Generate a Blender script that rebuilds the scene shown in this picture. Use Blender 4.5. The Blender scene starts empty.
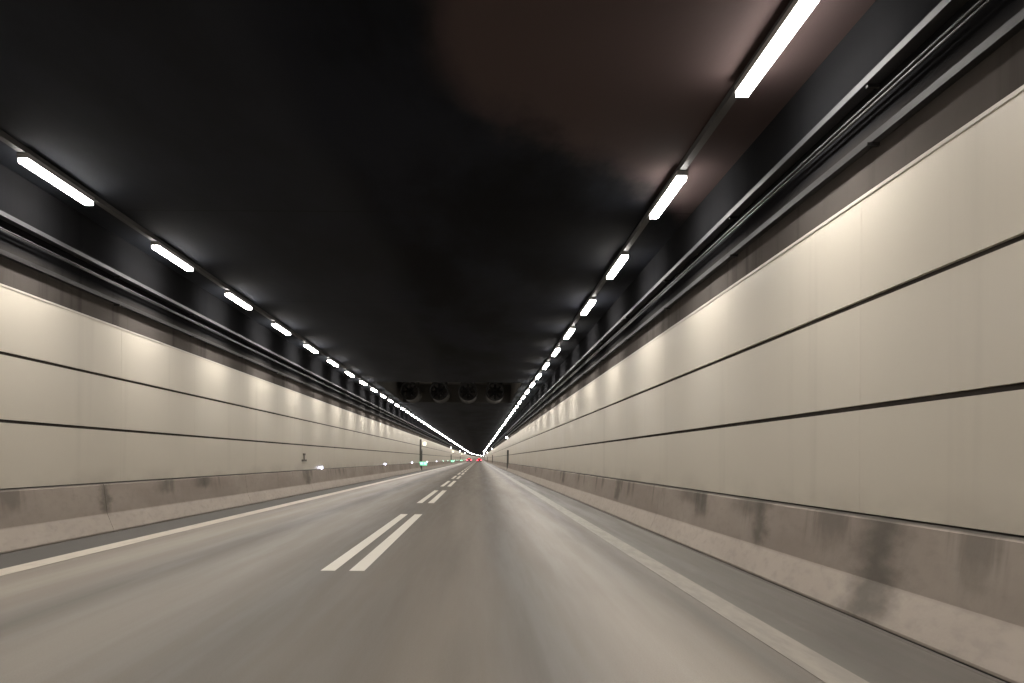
import bpy, bmesh, math, random
from mathutils import Matrix, Vector
random.seed(4)
S = bpy.context.scene
C = S.collection
F = 850.0            # focal length in pixels at 1024 wide
YEND = 1150.0

def bend(y):         # the tunnel curves gently to the right far ahead
    return max(0.0, y - 450.0) ** 2 / 30000.0
def slope(y):
    return max(0.0, y - 450.0) / 15000.0

# ------------------------------------------------------------------ materials
def nodes(name):
    m = bpy.data.materials.new(name); m.use_nodes = True
    nt = m.node_tree; nt.nodes.clear()
    out = nt.nodes.new('ShaderNodeOutputMaterial')
    b = nt.nodes.new('ShaderNodeBsdfPrincipled')
    nt.links.new(b.outputs[0], out.inputs[0])
    return m, nt, b
class G:
    """tiny node-graph helper"""
    def __init__(s, nt): s.nt = nt; s.pos = None; s.sep = None
    def new(s, t, **k):
        n = s.nt.nodes.new(t)
        for a, v in k.items(): setattr(n, a, v)
        return n
    def put(s, sock, v):
        if hasattr(v, 'is_linked') or hasattr(v, 'links'): s.nt.links.new(v, sock)
        else: sock.default_value = v
    def xyz(s):
        if not s.sep:
            g = s.new('ShaderNodeNewGeometry'); s.pos = g.outputs['Position']
            q = s.new('ShaderNodeSeparateXYZ'); s.nt.links.new(s.pos, q.inputs[0]); s.sep = q
        return s.sep.outputs[0], s.sep.outputs[1], s.sep.outputs[2]
    def m(s, op, a, b=0.0, c=0.0, clamp=False):
        n = s.new('ShaderNodeMath', operation=op, use_clamp=clamp)
        s.put(n.inputs[0], a); s.put(n.inputs[1], b); s.put(n.inputs[2], c)
        return n.outputs[0]
    def noise(s, scale=(1, 1, 1), sc=1.0, detail=4, rough=.55, off=(0, 0, 0)):
        s.xyz()
        mp = s.new('ShaderNodeMapping'); s.nt.links.new(s.pos, mp.inputs[0])
        mp.inputs['Scale'].default_value = scale; mp.inputs['Location'].default_value = off
        n = s.new('ShaderNodeTexNoise'); s.nt.links.new(mp.outputs[0], n.inputs['Vector'])
        n.inputs['Scale'].default_value = sc; n.inputs['Detail'].default_value = detail
        n.inputs['Roughness'].default_value = rough
        return n.outputs['Fac']
    def ramp(s, v, a, b, lo=0.0, hi=1.0, smooth=True):
        n = s.new('ShaderNodeMapRange', interpolation_type='SMOOTHSTEP' if smooth else 'LINEAR')
        s.put(n.inputs[0], v); n.inputs[1].default_value = a; n.inputs[2].default_value = b
        n.inputs[3].default_value = lo; n.inputs[4].default_value = hi
        return n.outputs[0]
    def bump1(s, v, c, w):            # smooth 0..1 hump of half-width w at c
        d = s.m('ABSOLUTE', s.m('SUBTRACT', v, c))
        return s.ramp(d, 0.0, w, 1.0, 0.0)
    def mix(s, f, a, b):
        n = s.new('ShaderNodeMix', data_type='RGBA')
        s.put(n.inputs[0], f); s.put(n.inputs[6], a); s.put(n.inputs[7], b)
        return n.outputs[2]
    def bump(s, bs, h, dist, strength=1.0):
        n = s.new('ShaderNodeBump'); s.put(n.inputs['Height'], h)
        n.inputs['Distance'].default_value = dist; n.inputs['Strength'].default_value = strength
        s.nt.links.new(n.outputs[0], bs.inputs['Normal'])

def c3(r, g, b): return (r, g, b, 1.0)
def plain(name, col, rough=.5, metal=0.0, var=.12, sc=6.0):
    m, nt, b = nodes(name); g = G(nt)
    n = g.noise((1, .3, 1), sc)
    g.put(b.inputs['Base Color'], g.mix(n, c3(*[c * (1 - var) for c in col]), c3(*[min(1, c * (1 + var)) for c in col])))
    b.inputs['Roughness'].default_value = rough; b.inputs['Metallic'].default_value = metal
    return m
def emit(name, col, strength):
    m, nt, b = nodes(name)
    b.inputs['Base Color'].default_value = c3(.6, .6, .6)
    b.inputs['Emission Color'].default_value = c3(*col); b.inputs['Emission Strength'].default_value = strength
    return m

M = {}
# enamelled wall cladding
m, nt, b = nodes('cladding_enamel'); g = G(nt)
x, y, z = g.xyz()
pi_ = g.m('FLOOR', g.m('DIVIDE', g.m('SUBTRACT', y, 15.0 - 3.86 * 20), 3.86))
rw = g.m('FLOOR', g.m('DIVIDE', g.m('SUBTRACT', z, .82), .90))
wn = g.new('ShaderNodeTexWhiteNoise', noise_dimensions='2D')
cv = g.new('ShaderNodeCombineXYZ'); g.put(cv.inputs[0], pi_); g.put(cv.inputs[1], rw); nt.links.new(cv.outputs[0], wn.inputs['Vector'])
big = g.noise((.5, .35, .8), 1.0, 5)
streak = g.noise((3, 1.6, .10), 1.0, 4, off=(3, 1, 0))
base = g.mix(big, c3(.615, .562, .472), c3(.70, .648, .555))
base = g.mix(g.ramp(streak, .55, .75, 0, .22), base, c3(.40, .36, .30))
base = g.mix(g.m('MULTIPLY', wn.outputs[0], .10), base, c3(.57, .515, .44))
low = g.m('MULTIPLY', g.ramp(z, .82, 1.15, 1, 0), g.ramp(g.noise((1, .8, 2), 1.0, 5), .35, .7))
base = g.mix(g.m('MULTIPLY', low, .35), base, c3(.36, .31, .26))
g.put(b.inputs['Base Color'], base)
g.put(b.inputs['Roughness'], g.ramp(big, .3, .7, .36, .50))
g.bump(b, g.noise((.7, .7, .7), 1.0, 2), .012, .5)
M['panel'] = m

def concrete_barrier_mat(name, side, stains):
    m, nt, b = nodes(name); g = G(nt); x, y, z = g.xyz()
    n1 = g.noise((1, .6, 1.4), 1.4, 6); n2 = g.noise((4, 2.5, 6), 2.0, 5)
    col = g.mix(n1, c3(.37, .32, .275), c3(.50, .44, .385))
    col = g.mix(g.m('MULTIPLY', g.ramp(n2, .45, .75), .35), col, c3(.27, .245, .22))
    upper = g.ramp(z, .27, .31)                       # traffic film on the upright face only
    film = g.m('MULTIPLY', upper, g.ramp(g.noise((1, .35, 1), 1.0, 4, off=(0, 7, 0)), .3, .7, .3, .7))
    col = g.mix(film, col, c3(.25, .205, .178))
    # damp runs hanging down from the top edge
    run = g.ramp(g.noise((.1, 1.1, .15), 1.2, 5, .6, off=(side * 5, 2, 0)), .54, .64)
    wob = g.noise((1, 2.4, 1.5), 1.5, 4, off=(2, side * 9, 1))
    reach = g.ramp(g.m('ADD', z, g.m('MULTIPLY', wob, .5)), .62, .95)
    col = g.mix(g.m('MULTIPLY', g.m('MULTIPLY', run, reach), .45), col, c3(.075, .07, .062))
    yy = g.m('ADD', y, g.m('MULTIPLY', g.m('SUBTRACT', g.noise((1, 1.2, 3), 2.0, 5), .5), .7))
    for (y0, w, zb, k) in stains:                     # single stains
        s_ = g.m('MULTIPLY', g.bump1(yy, y0, w), g.ramp(g.m('ADD', z, g.m('MULTIPLY', wob, .15)), zb, zb + .15))
        col = g.mix(g.m('MULTIPLY', s_, k), col, c3(.07, .066, .058))
    col = g.mix(g.m('MULTIPLY', g.ramp(z, .775, .795), .9), col, c3(.07, .062, .055))
    g.put(b.inputs['Base Color'], col)
    b.inputs['Roughness'].default_value = .92; b.inputs['Specular IOR Level'].default_value = .12
    g.bump(b, g.noise((1, 1, 1), 22.0, 6), .003, .5)
    return m
M['barrier_r'] = concrete_barrier_mat('barrier_concrete_right', 1, [(6.75, .6, .0, .68), (9.6, .38, .30, .6), (10.1, .9, .62, .45), (12.2, .5, .45, .5), (12.9, 1.3, .62, .45), (19.5, .5, .35, .6), (32.0, .8, .4, .6)])
M['barrier_l'] = concrete_barrier_mat('barrier_concrete_left', -1, [(14.2, .32, .30, .6), (16.9, .7, .55, .5), (19.3, .9, .58, .65), (31.0, .7, .3, .6)])

def asphalt(name, wear_sheen):
    m, nt, b = nodes(name); g = G(nt); x, y, z = g.xyz()
    wobx = g.m('ADD', x, g.m('MULTIPLY', g.m('SUBTRACT', g.noise((.2, .06, 1), 1.0, 3), .5), .5))
    fine = g.noise((1, 1, 1), 90.0, 3, .7); mid = g.noise((2.2, .10, 1), 1.4, 6, .6); patch = g.noise((.5, .08, 1), 1.0, 4, off=(9, 3, 0))
    col = g.mix(mid, (c3(.175, .149, .122) if wear_sheen else c3(.125, .113, .096)), (c3(.27, .232, .19) if wear_sheen else c3(.17, .155, .135)))
    if wear_sheen:  # tyre-worn bands; pale ones also have lamp reflections painted into the colour
        for (x0, w, k, t) in [(1.15, .55, .62, 'l'), (-.25, .6, .2, 'l'), (-4.35, .5, .45, 'l'), (-2.7, .5, .3, 'l'),
                              (.36, .42, .55, 'd'), (1.80, .30, .75, 'd'), (-3.45, .38, .7, 'd'), (-1.75, .5, .35, 'd')]:
            tgt = c3(.40, .355, .30) if t == 'l' else c3(.098, .087, .075)
            col = g.mix(g.m('MULTIPLY', g.bump1(wobx, x0, w), k), col, tgt)
        col = g.mix(g.m('MULTIPLY', g.ramp(patch, .5, .7), .3), col, c3(.145, .126, .105))
    else:
        col = g.mix(g.ramp(patch, .35, .65, .3, .85), col, c3(.090, .080, .068))
        col = g.mix(g.ramp(g.noise((3, 1, 1), 1.0, 5), .58, .75, 0, .35), col, c3(.20, .185, .16))
    col = g.mix(g.m('MULTIPLY', g.ramp(fine, .35, .65), .22), col, c3(.08, .075, .07))
    g.put(b.inputs['Base Color'], col)
    g.put(b.inputs['Roughness'], g.ramp(mid, .3, .7, .44, .60))
    g.bump(b, fine, .0025, .5)
    return m
M['road'] = asphalt('asphalt_worn_sheen', True)
M['shoulder'] = asphalt('asphalt_dusty', False)
M['shoulder_dark'] = plain('asphalt_sealed_dark', (.075, .069, .06), .7, 0, .3, .8)

def paint(name, worn, col, dirt):
    m, nt, b = nodes(name); g = G(nt)
    n = g.noise((3, .5, 1), 3.0, 6, .65)
    g.put(b.inputs['Base Color'], g.mix(g.ramp(n, .62 - worn * .4, .9 - worn * .35), c3(*col), c3(*dirt)))
    b.inputs['Roughness'].default_value = .5
    return m
M['paint'] = paint('road_paint', .12, (.93, .87, .76), (.76, .70, .60))
M['paint_left'] = paint('edge_paint_left', .3, (.56, .50, .42), (.36, .32, .275))
M['paint_worn'] = paint('edge_paint_worn', .7, (.30, .265, .225), (.22, .20, .172))

# sooty ceiling with a brownish windscreen reflection painted in over the right lane and a slightly greyer left half
m, nt, b = nodes('sooty_ceiling'); g = G(nt); x, y, z = g.xyz()
n = g.ramp(g.noise((.45, .16, 1), 1.0, 6, .6), .38, .66); n2 = g.noise((1.4, .7, 1), 1.0, 6, off=(4, 4, 0))
col = g.mix(n, c3(.0014, .0017, .0026), c3(.0105, .0122, .0175))
left = g.ramp(g.m('ADD', x, g.m('MULTIPLY', n, .5)), -2.0, -1.2, 1, 0)
col = g.mix(g.m('MULTIPLY', left, .40), col, c3(.030, .033, .040))
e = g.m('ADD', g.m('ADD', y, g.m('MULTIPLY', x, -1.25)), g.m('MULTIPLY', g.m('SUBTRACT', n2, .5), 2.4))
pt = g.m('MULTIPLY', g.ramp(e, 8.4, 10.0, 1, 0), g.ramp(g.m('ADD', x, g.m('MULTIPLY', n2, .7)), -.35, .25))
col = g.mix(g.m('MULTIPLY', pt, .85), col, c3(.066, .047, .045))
jt = g.m('ABSOLUTE', g.m('SUBTRACT', g.m('MODULO', g.m('ADD', y, 60.0), 7.72), 3.86))
col = g.mix(g.ramp(jt, .0, .05, .55, 0), col, c3(.004, .004, .004))
g.put(b.inputs['Base Color'], col); b.inputs['Roughness'].default_value = .9; b.inputs['Specular IOR Level'].default_value = .05
g.bump(b, n2, .03, .4)
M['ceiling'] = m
# upper wall: sooty concrete
m, nt, b = nodes('sooty_wall_concrete'); g = G(nt); x, y, z = g.xyz()
n = g.noise((1, .45, .5), 1.0, 6); v = g.noise((1, 2.5, .12), 1.0, 5)
col = g.mix(n, c3(.050, .045, .042), c3(.12, .107, .098))
col = g.mix(g.ramp(v, .5, .72, 0, .55), col, c3(.03, .027, .025))
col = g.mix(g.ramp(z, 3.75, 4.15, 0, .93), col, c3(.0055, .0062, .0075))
g.put(b.inputs['Base Color'], col); b.inputs['Roughness'].default_value = .9; b.inputs['Specular IOR Level'].default_value = .0
g.bump(b, n, .02, .4)
M['upper'] = m
M['niche'] = plain('niche_concrete', (.045, .044, .042), .9)
M['galv'] = plain('galvanised_steel', (.032, .032, .034), .6, .0, .5, 1.5)
M['darktray'] = plain('grimy_steel', (.022, .021, .021), .55, .0, .5, 1.5)
M['cable'] = plain('cable_rubber', (.02, .02, .021), .5)
M['trim'] = plain('aluminium_trim', (.66, .62, .55), .35, .2)
M['housing'] = plain('lamp_housing_grey', (.30, .29, .28), .45, .1)
M['galv'].node_tree.nodes['Principled BSDF'].inputs['Specular IOR Level'].default_value = .25
M['darktray'].node_tree.nodes['Principled BSDF'].inputs['Specular IOR Level'].default_value = .15
M['rail'] = plain('lamp_rail_steel', (.035, .033, .032), .7, .0)
M['lamp'] = emit('lamp_diffuser', (1.0, .955, .90), 72.0)
M['guide'] = emit('guide_light_white', (.80, .80, 1.0), 18.0)
M['guide_green'] = emit('guide_light_green', (.55, 1.0, .78), 8.0)
M['green'] = emit('exit_green', (.01, .50, .22), 1.3)
M['greenwhite'] = emit('exit_pictogram', (.40, 1.0, .65), 2.2)
M['sign'] = emit('exit_sign_cream', (1.0, .98, .70), 1.5)
M['emer'] = emit('emergency_light', (1.0, .97, .9), 40.0)
M['tail'] = emit('tail_lamp_red', (1.0, .03, .06), 16.0)
M['door'] = plain('dark_door_paint', (.035, .038, .036), .4)
M['frame'] = plain('door_frame_steel', (.10, .098, .09), .4, .5)
M['drain'] = plain('drain_dirt', (.11, .098, .085), .8)
M['mark'] = plain('dark_marking', (.10, .085, .065), .6)
M['fan'] = plain('fan_casing', (.012, .012, .0125), .7, .0)
M['fandark'] = plain('fan_inner', (.012, .012, .013), .6)
M['carpaint'] = plain('car_paint', (.06, .01, .012), .3, .2, .02)
M['carpaint2'] = plain('car_paint_grey', (.12, .12, .13), .3, .5, .02)
M['glass'] = plain('car_glass', (.01, .011, .012), .08, 0, 0)
M['tyre'] = plain('tyre_rubber', (.015, .015, .015), .8)
M['rim'] = plain('wheel_rim', (.4, .4, .4), .3, .9)
M['plate'] = plain('number_plate', (.7, .7, .68), .5, 0, .02)
M['bumper'] = plain('bumper_plastic', (.02, .02, .02), .6)

# ------------------------------------------------------------------ mesh helpers
class MB:
    def __init__(s): s.bm = bmesh.new()
    def box(s, x0, x1, y0, y1, z0, z1, bent=False, mi=0, skip=()):
        x0, x1 = min(x0, x1), max(x0, x1)
        v = [s.bm.verts.new((xx + (bend(yy) if bent else 0), yy, zz)) for zz in (z0, z1) for yy in (y0, y1) for xx in (x0, x1)]
        fs = {'bot': (0, 2, 3, 1), 'top': (4, 5, 7, 6), 'front': (0, 1, 5, 4), 'back': (2, 6, 7, 3), 'l': (0, 4, 6, 2), 'r': (1, 3, 7, 5)}
        for k, f in fs.items():
            if k in skip: continue
            q = s.bm.faces.new([v[i] for i in f]); q.material_index = mi
        return v
    def sweep(s, prof, ys, closed=False, caps=False, mi=0):
        rings = [[s.bm.verts.new((px + bend(yy), yy, pz)) for px, pz in prof] for yy in ys]
        n = len(prof)
        for a, b_ in zip(rings, rings[1:]):
            for i in range(n if closed else n - 1):
                j = (i + 1) % n
                q = s.bm.faces.new((a[i], a[j], b_[j], b_[i])); q.material_index = mi
        if caps and closed:
            s.bm.faces.new(rings[0]); s.bm.faces.new(rings[-1][::-1])
    def cyl(s, p, axis, r, l, n=20, r2=None, mi=0, cap=True):
        r2 = r if r2 is None else r2
        ax = Vector(axis).normalized(); u = ax.orthogonal().normalized(); w = ax.cross(u)
        A = []; B = []
        for i in range(n):
            t = 2 * math.pi * i / n; d = u * math.cos(t) + w * math.sin(t)
            A.append(s.bm.verts.new(Vector(p) + d * r)); B.append(s.bm.verts.new(Vector(p) + ax * l + d * r2))
        for i in range(n):
            j = (i + 1) % n
            q = s.bm.faces.new((A[i], A[j], B[j], B[i])); q.material_index = mi; q.smooth = True
        if cap:
            s.bm.faces.new(A[::-1]).material_index = mi; s.bm.faces.new(B).material_index = mi
    def build(s, name, mat, parent=None, bevel=0, recalc=True):
        if bevel:
            bmesh.ops.bevel(s.bm, geom=s.bm.edges[:], offset=bevel, segments=2, affect='EDGES', clamp_overlap=True)
        if recalc: bmesh.ops.recalc_face_normals(s.bm, faces=s.bm.faces[:])
        me = bpy.data.meshes.new(name); s.bm.to_mesh(me); s.bm.free()
        for mm in (mat if isinstance(mat, (list, tuple)) else [mat]): me.materials.append(mm)
        o = bpy.data.objects.new(name, me); C.objects.link(o); o.parent = parent
        return o
def empty(name, loc=(0, 0, 0), rz=0):
    o = bpy.data.objects.new(name, None); C.objects.link(o); o.location = loc; o.rotation_euler = (0, 0, rz)
    o.empty_display_size = .2
    return o
def tag(o, label=None, cat=None, group=None, kind=None):
    for k, v in (('label', label), ('category', cat), ('group', group), ('kind', kind)):
        if v: o[k] = v
    return o
def copy_tree(o, parent=None):
    c = o.copy(); C.objects.link(c); c.parent = parent
    for ch in [k for k in o.children]:
        copy_tree(ch, c)
    return c
def ysteps(a, b, near=10.0, far=10.0):
    r = []; yy = a
    while yy < b - 1e-6: r.append(yy); yy += near
    r.append(b); return r
YB = -60.0
YS = ysteps(YB, YEND)

# ------------------------------------------------------------------ setting
def sheet(name, x0, x1, zz, mat, ys=YS):
    mb = MB(); mb.sweep([(x0, zz), (x1, zz)], ys)
    return tag(mb.build(name, mat), kind='structure')
sheet('road', -5.10, 2.08, 0.0, M['road'])
sheet('shoulder_left', -6.01, -5.10, 0.0, M['shoulder_dark'])
sheet('shoulder_right', 2.08, 2.95, 0.0, M['shoulder'])
for nm, a, b_ in (('gutter_left', -6.09, -6.01), ('gutter_right', 2.95, 3.03)):
    mb = MB(); mb.sweep([(a, 0), (a, -.010), (b_, -.010), (b_, 0)], YS)
    tag(mb.build(nm, M['drain']), kind='structure')
sheet('ground', -12, 9, -.12, M['drain'])
def raised(name, x0, x1, mat, ranges):
    mb = MB()
    for a, b_ in ranges:
        mb.sweep([(x0, .0015), (x0, .004), (x1, .004), (x1, .0015)], ysteps(a, b_), closed=False)
    return tag(mb.build(name, mat), kind='structure')
raised('edge_line_left', -5.25, -4.96, M['paint_left'], [(YB, YEND)])
raised('edge_line_right', 1.96, 2.21, M['paint_worn'], [(YB, YEND)])
d0, dl, dp = 9.40, 9.65, 14.45
dashes = [(d0 + dp * k, d0 + dp * k + dl) for k in range(-4, 75)]
mb = MB()
for a, b_ in dashes:
    for x0, x1 in ((-1.745, -1.585), (-1.43, -1.26)):
        ys = ysteps(a, b_, 5)
        mb.sweep([(x0, .004), (x1, .004)], ys)
tag(mb.build('centre_line_dashes', M['paint']), kind='structure')

# ceiling with a raised niche for the jet fans
CZ = 5.12; N0, N1, NZ = 43.0, 58.5, 6.35; NL, NR = -5.25, 2.15
mb = MB()
mb.sweep([(-6.42, CZ), (NL, CZ)], YS); mb.sweep([(NR, CZ), (3.36, CZ)], YS)
mb.sweep([(NL, CZ), (NR, CZ)], ysteps(YB, N0)); mb.sweep([(NL, CZ), (NR, CZ)], ysteps(N1, YEND))
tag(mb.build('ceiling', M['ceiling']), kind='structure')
mb = MB()
mb.sweep([(NL, CZ), (NL, NZ), (NR, NZ), (NR, CZ)], [N0, N1])
for yy in (N0, N1):
    mb.bm.faces.new([mb.bm.verts.new(p) for p in ((NL, yy, CZ), (NR, yy, CZ), (NR, yy, NZ), (NL, yy, NZ))])
tag(mb.build('ceiling_niche', M['niche']), kind='structure')

# walls
PT = 3.52
for side, XW, nm, lab in ((-1, 6.32, 'left', 'long left-hand tunnel wall of cream cladding panels under a sooty upper strip'),
                          (1, 3.26, 'right', 'long right-hand tunnel wall of cream cladding panels under a sooty upper strip')):
    w = tag(empty('tunnel_wall', (side * XW, 0, 0)), lab, 'wall', 'tunnel side walls')
    def child(mb, name, mat, **k):
        o = mb.build(name, mat, None, **k); o.parent = w; o.matrix_parent_inverse = Matrix.Translation((-side * XW, 0, 0)); return o
    mb = MB(); mb.sweep([(side * (XW + .045), 0), (side * (XW + .045), CZ), (side * (XW + .5), CZ), (side * (XW + .5), 0)], YS, closed=True)
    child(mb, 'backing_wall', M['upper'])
    for r in range(3):
        z0 = (.814 if r == 0 else .835 + .90 * r); z1 = .835 + .90 * r + .855
        mb = MB(); yy = 15.0 - 3.86 * 19
        mb.sweep([(side * (XW + .005), z0 + .001), (side * (XW + .005), z1 - .001), (side * (XW + .033), z1 - .001), (side * (XW + .033), z0 + .001)], YS, closed=True)
        while yy < YEND - 4:
            mb.box(side * XW, side * (XW + .034), yy + .0013, yy + 3.8587, z0, z1, bent=True)
            yy += 3.86
        child(mb, 'cladding_panel_band', M['panel'])
    mb = MB(); mb.sweep([(side * (XW - .006), PT - .03), (side * (XW - .006), PT), (side * (XW + .044), PT), (side * (XW + .044), PT - .03)], YS, closed=True)
    child(mb, 'top_trim', M['trim'])

DOORS_L = [91.0, 190.0, 285.0]; DOORS_R = [94.0, 200.0, 312.0]
for side, XF, XC, XT, XB, mat, lab, doors in (
        (-1, 6.09, 6.205, 6.265, 6.36, M['barrier_l'], 'stained grey concrete barrier with a sloped foot along the left wall', DOORS_L),
        (1, 3.03, 3.150, 3.205, 3.30, M['barrier_r'], 'stained grey concrete barrier with a sloped foot along the right wall', DOORS_R)):
    root = tag(empty('concrete_barrier', (side * XT, 0, 0)), lab, 'barrier', 'concrete barriers along both walls')
    prof = [(XF, -.04), (XF, .02), (XC, .30), (XT, .775), (XT + .02, .797), (XB, .80), (XB, -.04)]
    prof = [(side * a, b_) for a, b_ in prof]
    k = 0; far = MB(); yy = (15.05 if side > 0 else 14.2) - 8.6 * 4
    while yy < YEND - 9:
        ln = 17.2 if (side > 0 and abs(yy + 2.15) < .1) else 8.6
        spans = [(yy + .006, yy + ln - .006)]
        for d in doors:
            ns = []
            for a, b_ in spans:
                if b_ <= d - .75 or a >= d + .75: ns.append((a, b_)); continue
                if d - .75 - a > .2: ns.append((a, d - .75))
                if b_ - d - .75 > .2: ns.append((d + .75, b_))
            spans = ns
        for a, b_ in spans:
            if k < 100:
                mb = MB(); mb.sweep(prof, [a, b_], closed=True, caps=True)
                o = mb.build('barrier_segment', mat, root)
                o.matrix_parent_inverse = Matrix.Translation((-side * XT, 0, 0)); k += 1
            else: far.sweep(prof, [a, b_], closed=True, caps=True)
        yy += ln
    o = far.build('barrier_segment', mat, root); o.matrix_parent_inverse = Matrix.Translation((-side * XT, 0, 0)); o['kind'] = 'stuff'

# cable trays and conduits along the upper walls
def run(name, lab, cat, group, side, XW, parts):
    root = tag(empty(name, (side * XW, 0, parts[0][2][0][1])), lab, cat, group)
    for pn, mat, prof in parts:
        mb = MB(); mb.sweep([(side * (XW + .044 - px), pz) for px, pz in prof], YS, closed=True)
        o = mb.build(pn, mat, root); o.matrix_parent_inverse = root.matrix_basis.inverted()
    return root
def circ(cx, cz, r, n=10): return [(cx + r * math.cos(2 * math.pi * i / n), cz + r * math.sin(2 * math.pi * i / n)) for i in range(n)]
for side, XW, sn in ((-1, 6.32, 'left'), (1, 3.26, 'right')):
    t = run('cable_tray', 'upper grey steel cable tray high on the %s wall, nearest the ceiling' % sn, 'cable tray', 'cable trays on the upper walls', side, XW, [
        ('tray', M['galv'], [(.002, 4.385), (.12, 4.385), (.12, 4.445), (.112, 4.445), (.112, 4.395), (.002, 4.395)]),
        ('cable', M['cable'], circ(.035, 4.425, .028)), ('cable', M['cable'], circ(.085, 4.415, .018))])
    run('conduit_pipe', 'thin shiny conduit pipe between the two cable trays on the %s wall' % sn, 'pipe', 'conduit pipes on the upper walls', side, XW, [
        ('pipe', M['galv'], circ(.075, 4.235, .013)), ('cable', M['cable'], circ(.03, 4.232, .012))])
    t2 = run('cable_tray', 'lower dark grimy cable tray on the %s wall above the cladding' % sn, 'cable tray', 'cable trays on the upper walls', side, XW, [
        ('tray', M['darktray'], [(.002, 3.90), (.07, 3.90), (.07, 3.965), (.062, 3.965), (.062, 3.91), (.002, 3.91)]),
        ('cable', M['cable'], circ(.025, 3.932, .018)), ('cable', M['cable'], circ(.052, 3.925, .008))])
    for tt, zz in ((t, 4.385), (t2, 3.90)):
        first = None
        for k in range(24):
            yy = 3.2 + 3.86 * k
            if first is None:
                mb = MB()
                mb.box(-side * .005, -side * .105, -.02, .02, -.03, -.004)
                mb.box(-side * .004, -side * .012, -.021, .021, -.031, .07)
                first = mb.build('bracket', M['darktray'], tt); o = first
            else:
                o = first.copy(); C.objects.link(o)
            o.parent = tt; o.location = (side * .044, yy, 0)

# ------------------------------------------------------------------ ceiling lamps
XL, XR = -5.74, 2.635
LAMP_W = 32.0; LAMP_SPREAD = 124.0
LZ = 4.93; LL = 1.83; LP = 4.345
for X, sn in ((XL, 'left'), (XR, 'right')):
    mb = MB(); mb.sweep([(X - .045, 5.045), (X + .045, 5.045), (X + .045, CZ - .002), (X - .045, CZ - .002)], YS, closed=True)
    tag(mb.build('lamp_rail', M['rail']), 'continuous steel rail on the ceiling carrying the %s row of lamps' % sn, 'rail', 'lamp rails on the ceiling')
def lamp_parts():
    h = MB(); h.box(-.07, .07, 0, LL, .048, .113)
    for e in (0, LL - .03): h.box(-.072, .072, e - .004, e + .034, .055, .114)
    d = MB(); d.box(-.058, .058, .008, LL - .008, 0.0, .046, skip=('top',))
    return h, d
proto = empty('ceiling_lamp', (0, 0, LZ))
h, d = lamp_parts()
h.build('housing', M['housing'], proto); d.build('diffuser', M['lamp'], proto, recalc=False)
ld = bpy.data.lights.new('lamp_beam', 'AREA'); ld.shape = 'RECTANGLE'; ld.size = .11; ld.size_y = LL - .08
ld.energy = LAMP_W; ld.spread = math.radians(LAMP_SPREAD); ld.color = (1.0, .95, .875)
lo = bpy.data.objects.new('lamp_beam', ld); C.objects.link(lo); lo.parent = proto; lo.location = (0, LL / 2, -.004)
fm = MB(); fm.box(-.085, .085, 0, LL, .048, .113, mi=0); fm.box(-.058, .058, .01, LL - .01, 0, .046, mi=1, skip=('top',))
far_proto = fm.build('ceiling_lamp', [M['housing'], M['lamp']], recalc=False)
l2 = lo.copy(); C.objects.link(l2); l2.parent = far_proto
ORD = ['first', 'second', 'third', 'fourth', 'fifth', 'sixth', 'seventh', 'eighth', 'ninth', 'tenth', 'eleventh', 'twelfth']
used = {'p': False, 'f': False}
rest = MB()
for X, y0, sn in ((XL, 10.64, 'left'), (XR, 6.78, 'right')):
    n = 0
    for k in range(-5, 260):
        yy = y0 + LP * k
        if yy > YEND - 5: break
        if k >= 146:
            bx = bend(yy)
            rest.box(X + bx - .085, X + bx + .085, yy, yy + LL, LZ + .048, LZ + .113, mi=0)
            rest.box(X + bx - .07, X + bx + .07, yy + .02, yy + LL - .02, LZ, LZ + .046, mi=1, skip=('top',))
            continue
        if yy < 110:
            o = copy_tree(proto) if used['p'] else proto; used['p'] = True
        else:
            if used['f']: o = copy_tree(far_proto)
            else: o = far_proto; used['f'] = True
        o.location = (X + bend(yy), yy, LZ); o.rotation_euler = (0, 0, -slope(yy))
        if k < 0: lab = 'white strip lamp of the %s ceiling row, above or behind the viewer' % sn
        elif k < 8: lab = '%s long white strip lamp from the viewer in the %s ceiling row' % (ORD[k].capitalize() if False else ORD[k], sn)
        elif yy < N1: lab = 'small strip lamp of the %s ceiling row, between the eighth and the jet fans' % sn
        else: lab = 'tiny far-off strip lamp of the %s ceiling row, beyond the jet fans' % sn
        tag(o, lab, 'lamp', 'ceiling strip lamps in the %s row' % sn)
tag(rest.build('distant_ceiling_lamps', [M['housing'], M['lamp']], recalc=False), 'merged line of the farthest strip lamps where both ceiling rows meet', 'lamps', kind='stuff')

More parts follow.
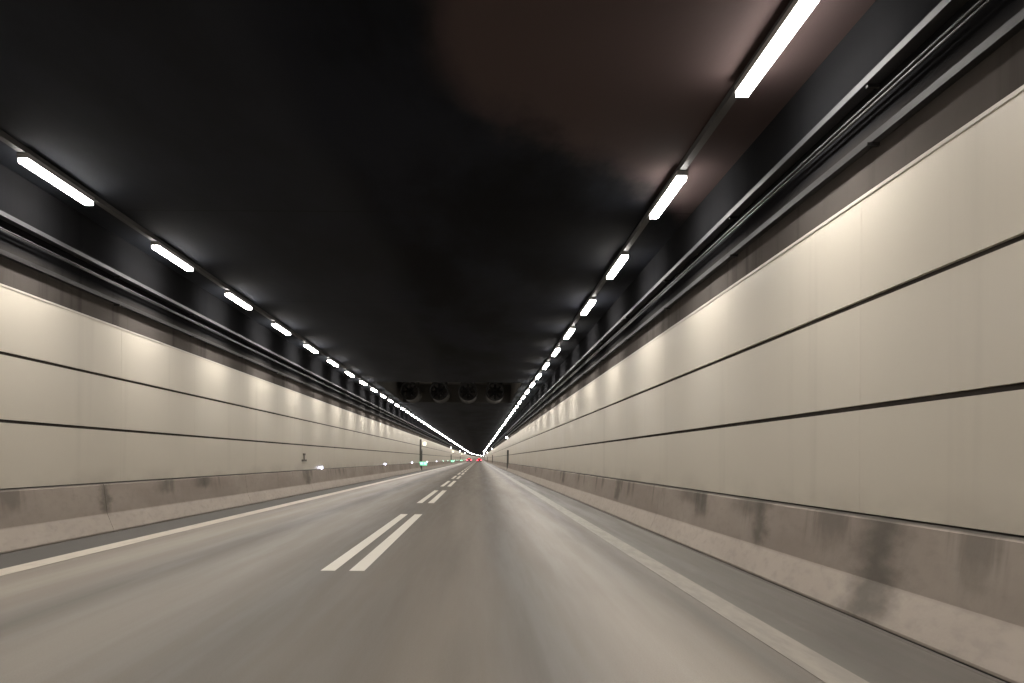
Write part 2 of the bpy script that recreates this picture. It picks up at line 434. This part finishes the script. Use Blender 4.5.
# ------------------------------------------------------------------ jet fans
def make_fan():
    root = empty('jet_fan')
    R, L = .56, 3.0
    mb = MB()
    n = 32
    prof = [(R + .05, 0), (R + .02, .06), (R, .18), (R, L - .18), (R + .02, L - .06), (R + .05, L), (R - .03, L - .02), (R - .06, L - .3), (R - .06, .3), (R - .03, .02)]
    rings = []
    for i in range(n):
        t = 2 * math.pi * i / n
        rings.append([mb.bm.verts.new((r * math.cos(t), yy, r * math.sin(t))) for r, yy in prof])
    for i in range(n):
        a, b_ = rings[i], rings[(i + 1) % n]
        for j in range(len(prof)):
            q = (j + 1) % len(prof); f = mb.bm.faces.new((a[j], a[q], b_[q], b_[j])); f.smooth = True
            f.material_index = 1 if j >= 6 and j < 9 else 0
    mb.build('casing', [M['fan'], M['fandark']], root)
    mb = MB(); mb.cyl((0, .45, 0), (0, 1, 0), .17, 1.4, 20); mb.cyl((0, .28, 0), (0, 1, 0), .06, .17, 20, r2=.17, cap=False)
    mb.build('hub', M['fandark'], root)
    for i in range(8):
        t = 2 * math.pi * i / 8
        mb = MB(); mb.box(.16, R - .075, -.012, .012, -.07, .07)
        bmesh.ops.rotate(mb.bm, verts=mb.bm.verts[:], cent=(0, 0, 0), matrix=Matrix.Rotation(.6, 3, 'X'))
        bmesh.ops.rotate(mb.bm, verts=mb.bm.verts[:], cent=(0, 0, 0), matrix=Matrix.Rotation(t, 3, 'Y'))
        bmesh.ops.translate(mb.bm, verts=mb.bm.verts[:], vec=(0, .6, 0))
        mb.build('blade', M['fandark'], root)
    for yy in (.7, L - .7):
        for sx in (-1, 1):
            mb = MB(); mb.box(sx * .40, sx * .46, yy - .05, yy + .05, .38, NZ - 5.56 - .004)
            mb.build('hanger', M['galv'], root)
    return root
fan = make_fan()
for k, (fx, lab) in enumerate(((-4.45, 'leftmost of the four round jet fans hanging in the ceiling niche'), (-2.58, 'second jet fan from the left in the ceiling niche'),
                               (-.74, 'third jet fan from the left in the ceiling niche'), (1.0, 'rightmost of the four round jet fans hanging in the ceiling niche'))):
    o = fan if k == 0 else copy_tree(fan)
    o.location = (fx, 54.0, 5.56); tag(o, lab, 'fan', 'jet fans in the ceiling niche')

# ------------------------------------------------------------------ guide lights along the left barrier
def make_guide():
    root = empty('guide_light')
    mb = MB(); mb.box(-.03, .05, -.07, .07, 0, .13); mb.build('housing', M['housing'], root, bevel=.006)
    mb = MB(); mb.box(-.02, .045, -.082, -.074, .02, .115)
    mb.build('lens', M['guide'], root)
    return root
gl = make_guide()
gg = None
for k in range(28):
    yy = 33.9 + 22.9 * k
    if k == 0: o = gl
    else:
        o = copy_tree(gl)
    if k >= 5:
        for ch in o.children:
            if ch.name.startswith('lens'):
                if gg is None:
                    gg = ch.data.copy(); gg.materials.clear(); gg.materials.append(M['guide_green'])
                ch.data = gg
    o.location = (-6.30 + .035 + bend(yy), yy, .80)
    if k < 5: lab = '%s bluish-white guide light from the viewer on top of the left barrier' % ORD[k]
    else: lab = 'tiny far green guide light on the left barrier, beyond the nearest green marker'
    tag(o, lab, 'light', 'guide lights on the left barrier')

# ------------------------------------------------------------------ emergency exits
def make_exit(side, XW, tall, z_sign):
    """door leaf in a steel portal set against the wall; side -1 left, 1 right"""
    s = -side                                            # towards the road
    root = empty('emergency_exit')
    mb = MB(); mb.box(s * .004, s * .05, -.52, .52, 0.0, 2.06); leaf = mb.build('door', M['door'], root)
    mb = MB(); mb.box(s * .051, s * .10, .36, .44, .95, 1.08); mb.build('handle', M['galv'], leaf)
    dep = .20 if tall else .16
    mb = MB()
    mb.box(s * .003, s * dep, -.70, -.54, 0, 2.25 if not tall else 3.30)
    mb.box(s * .003, s * dep, .54, .70, 0, 2.25)
    mb.box(s * .003, s * dep, -.54, .54, 2.09, 2.25)
    mb.build('portal_frame', M['frame'], root)
    return root
def hang_sign(name, loc, size, mats, lab, cat, group=None):
    root = empty(name, loc); a, b_, c_ = size
    mb = MB(); mb.box(-a / 2, a / 2, 0, b_, 0, c_); mb.build('box', mats[0], root, bevel=.01)
    mb = MB(); mb.box(-a / 2 + .03, a / 2 - .03, -.008, -.001, .03, c_ - .03); mb.build('face', mats[1], root)
    tag(root, lab, cat, group); return root
POS = ['nearest', 'second', 'third']
for i, yy in enumerate(DOORS_L):
    o = make_exit(-1, 6.32, i == 0, 0); o.location = (-6.316, yy, 0)
    tag(o, '%s dark emergency exit door in the left wall' % POS[i], 'door', 'emergency exits')
    for zz, dx in ((2.62, .18),):
        hang_sign('exit_sign', (-5.80, yy - .60, zz), (.40, .10, .42), (M['housing'], M['sign']),
                  '%s pale yellow lit sign above an exit of the left wall' % POS[i], 'sign', 'lit signs over the left exits')
    # green marker box standing at barrier height with two running-figure like bright panes
    root = empty('exit_marker', (-5.90, yy - .95, .30))
    mb = MB(); mb.box(-.40, .40, 0, .12, 0.22, .62); mb.build('box', M['green'], root, bevel=.01)
    for px in (-.17, .20):
        mb = MB(); mb.box(px - .11, px + .11, -.010, -.002, .34, .54); mb.build('pane', M['greenwhite'], root)
    mb = MB(); mb.box(-.22, -.18, .02, .10, -.07, .219); mb.build('stand', M['frame'], root)
    tag(root, '%s glowing green exit marker box beside an exit of the left barrier' % POS[i], 'sign', 'green exit markers')
for i, yy in enumerate(DOORS_R):
    o = make_exit(1, 3.26, False, 0); o.location = (3.256, yy, 0)
    tag(o, '%s dark emergency exit door in the right wall' % POS[i], 'door', 'emergency exits')
def make_bulk():
    root = empty('emergency_light')
    mb = MB(); mb.box(-.12, .12, 0, .12, 0, .24); mb.build('housing', M['housing'], root, bevel=.01)
    mb = MB(); mb.box(-.09, .09, -.01, -.002, .03, .21); mb.build('lens', M['emer'], root)
    return root
bl = make_bulk()
for i, (X, yy, sn) in enumerate(((3.12, 96.0, 'right'), (3.12, 203.0, 'right'), (3.12, 322.0, 'right'), (-6.17, 187.0, 'left'), (-6.17, 272.0, 'left'), (-6.17, 370.0, 'left'))):
    o = bl if i == 0 else copy_tree(bl)
    o.location = (X, yy, 3.58)
    tag(o, '%s white emergency light just above the cladding of the %s wall' % (POS[i % 3], sn), 'light', 'emergency lights on the walls')

# small dark marking on the left wall
root = tag(empty('wall_marker', (-6.318, 30.2, 1.10)), 'small dark marker fixed low on the left wall before the guide lights', 'marker')
mb = MB(); mb.box(.002, .012, .30, .70, .24, .31); mb.build('top_plate', M['mark'], root)
mb = MB(); mb.box(.002, .016, .42, .55, .09, .24); mb.build('stem', M['mark'], root)
mb = MB(); mb.box(.002, .012, .08, .92, .02, .09); mb.build('foot_plate', M['mark'], root)

# ------------------------------------------------------------------ two cars far ahead
def make_car(paintm):
    root = empty('car')
    # cross sections along the length (y: rear 0 -> front 4.4): half width, bottom, shoulder height
    secs = [(0, .78, .38, .88), (.12, .86, .26, 1.0), (.9, .90, .22, 1.02), (2.2, .91, .20, .98), (3.3, .89, .22, .92), (4.1, .82, .26, .78), (4.35, .66, .36, .62)]
    mb = MB(); rings = []
    for (yy, hw, zb, zt) in secs:
        pts = [(-hw * .9, zb), (-hw, zb + .12), (-hw, (zb + zt) / 2), (-hw * .93, zt - .05), (-hw * .8, zt), (hw * .8, zt), (hw * .93, zt - .05), (hw, (zb + zt) / 2), (hw, zb + .12), (hw * .9, zb)]
        rings.append([mb.bm.verts.new((px, yy, pz)) for px, pz in pts])
    for a, b_ in zip(rings, rings[1:]):
        for i in range(10):
            f = mb.bm.faces.new((a[i], a[(i + 1) % 10], b_[(i + 1) % 10], b_[i])); f.smooth = True
    mb.bm.faces.new(rings[0]); mb.bm.faces.new(rings[-1][::-1])
    body = mb.build('body', paintm, root)
    mb = MB(); rings = []
    for (yy, hw, zt) in [(.15, .74, 1.02), (.55, .66, 1.40), (2.1, .64, 1.44), (3.0, .74, .99)]:
        rings.append([mb.bm.verts.new(p) for p in ((-.80, yy, .97), (-hw, yy, zt), (hw, yy, zt), (.80, yy, .97))])
    for a, b_ in zip(rings, rings[1:]):
        for i in range(4): mb.bm.faces.new((a[i], a[(i + 1) % 4], b_[(i + 1) % 4], b_[i]))
    mb.bm.faces.new(rings[0]); mb.bm.faces.new(rings[-1][::-1])
    mb.build('cabin_glass', M['glass'], root, bevel=.02)
    mb = MB(); mb.box(-.63, .63, .60, 2.10, 1.425, 1.465); mb.build('roof', paintm, root, bevel=.015)
    mb = MB(); mb.box(-.80, .80, -.05, .10, .30, .52); mb.build('rear_bumper', M['bumper'], root, bevel=.03)
    mb = MB(); mb.box(-.26, .26, -.075, -.055, .36, .47); mb.build('number_plate', M['plate'], root)
    for sx in (-1, 1):
        mb = MB(); mb.box(sx * .50, sx * .84, -.03, .14, .66, .90); mb.build('tail_lamp', M['tail'], root, bevel=.02)
        mb = MB(); mb.box(sx * .90, sx * 1.02, 2.55, 2.68, .96, 1.08); mb.build('wing_mirror', paintm, root, bevel=.02)
        for yy in (.85, 3.5):
            mb = MB(); mb.cyl((sx * .70, yy, .31), (sx, 0, 0), .31, .21, 24); t = mb.build('wheel', M['tyre'], root)
            mb = MB(); mb.cyl((sx * .905, yy, .31), (sx, 0, 0), .19, .015, 20); mb.build('rim', M['rim'], t)
    mb = MB(); mb.box(-.28, .28, .20, .26, 1.36, 1.40); mb.build('brake_lamp', M['tail'], root)
    return root
c1 = make_car(M['carpaint']); c1.location = (.08, 335, 0.0)
tag(c1, 'far-off car with glowing red tail lamps in the right lane', 'car', 'cars far ahead')
c2 = make_car(M['carpaint2']); c2.location = (-3.75, 322, 0.0)
tag(c2, 'far-off car with glowing red tail lamps in the left lane', 'car', 'cars far ahead')

# ------------------------------------------------------------------ world, camera, view
wd = bpy.data.worlds.new('World'); S.world = wd; wd.use_nodes = True
bg = wd.node_tree.nodes['Background']; bg.inputs[0].default_value = c3(.01, .011, .014); bg.inputs[1].default_value = .3
cam = bpy.data.cameras.new('camera'); co = bpy.data.objects.new('camera', cam); C.objects.link(co)
cam.sensor_width = 36; cam.lens = F / 1024 * 36
cam.shift_x = (512 - 479) / 1024; cam.shift_y = (459 - 341.5) / 1024
cam.clip_start = .05; cam.clip_end = 3000
co.matrix_world = Matrix.Translation((0, 0, 1.25)) @ Matrix.Rotation(math.radians(90), 4, 'X') @ Matrix.Rotation(.0068, 4, 'Z')
S.camera = co
S.view_settings.view_transform = 'Standard'; S.view_settings.look = 'None'
S.view_settings.exposure = 0.12; S.view_settings.gamma = 1; S.view_settings.use_curve_mapping = False
S.cycles.max_bounces = 8; S.cycles.diffuse_bounces = 5; S.cycles.use_light_tree = True
S.cycles.use_denoising = True
S.cycles.sample_clamp_indirect = 6
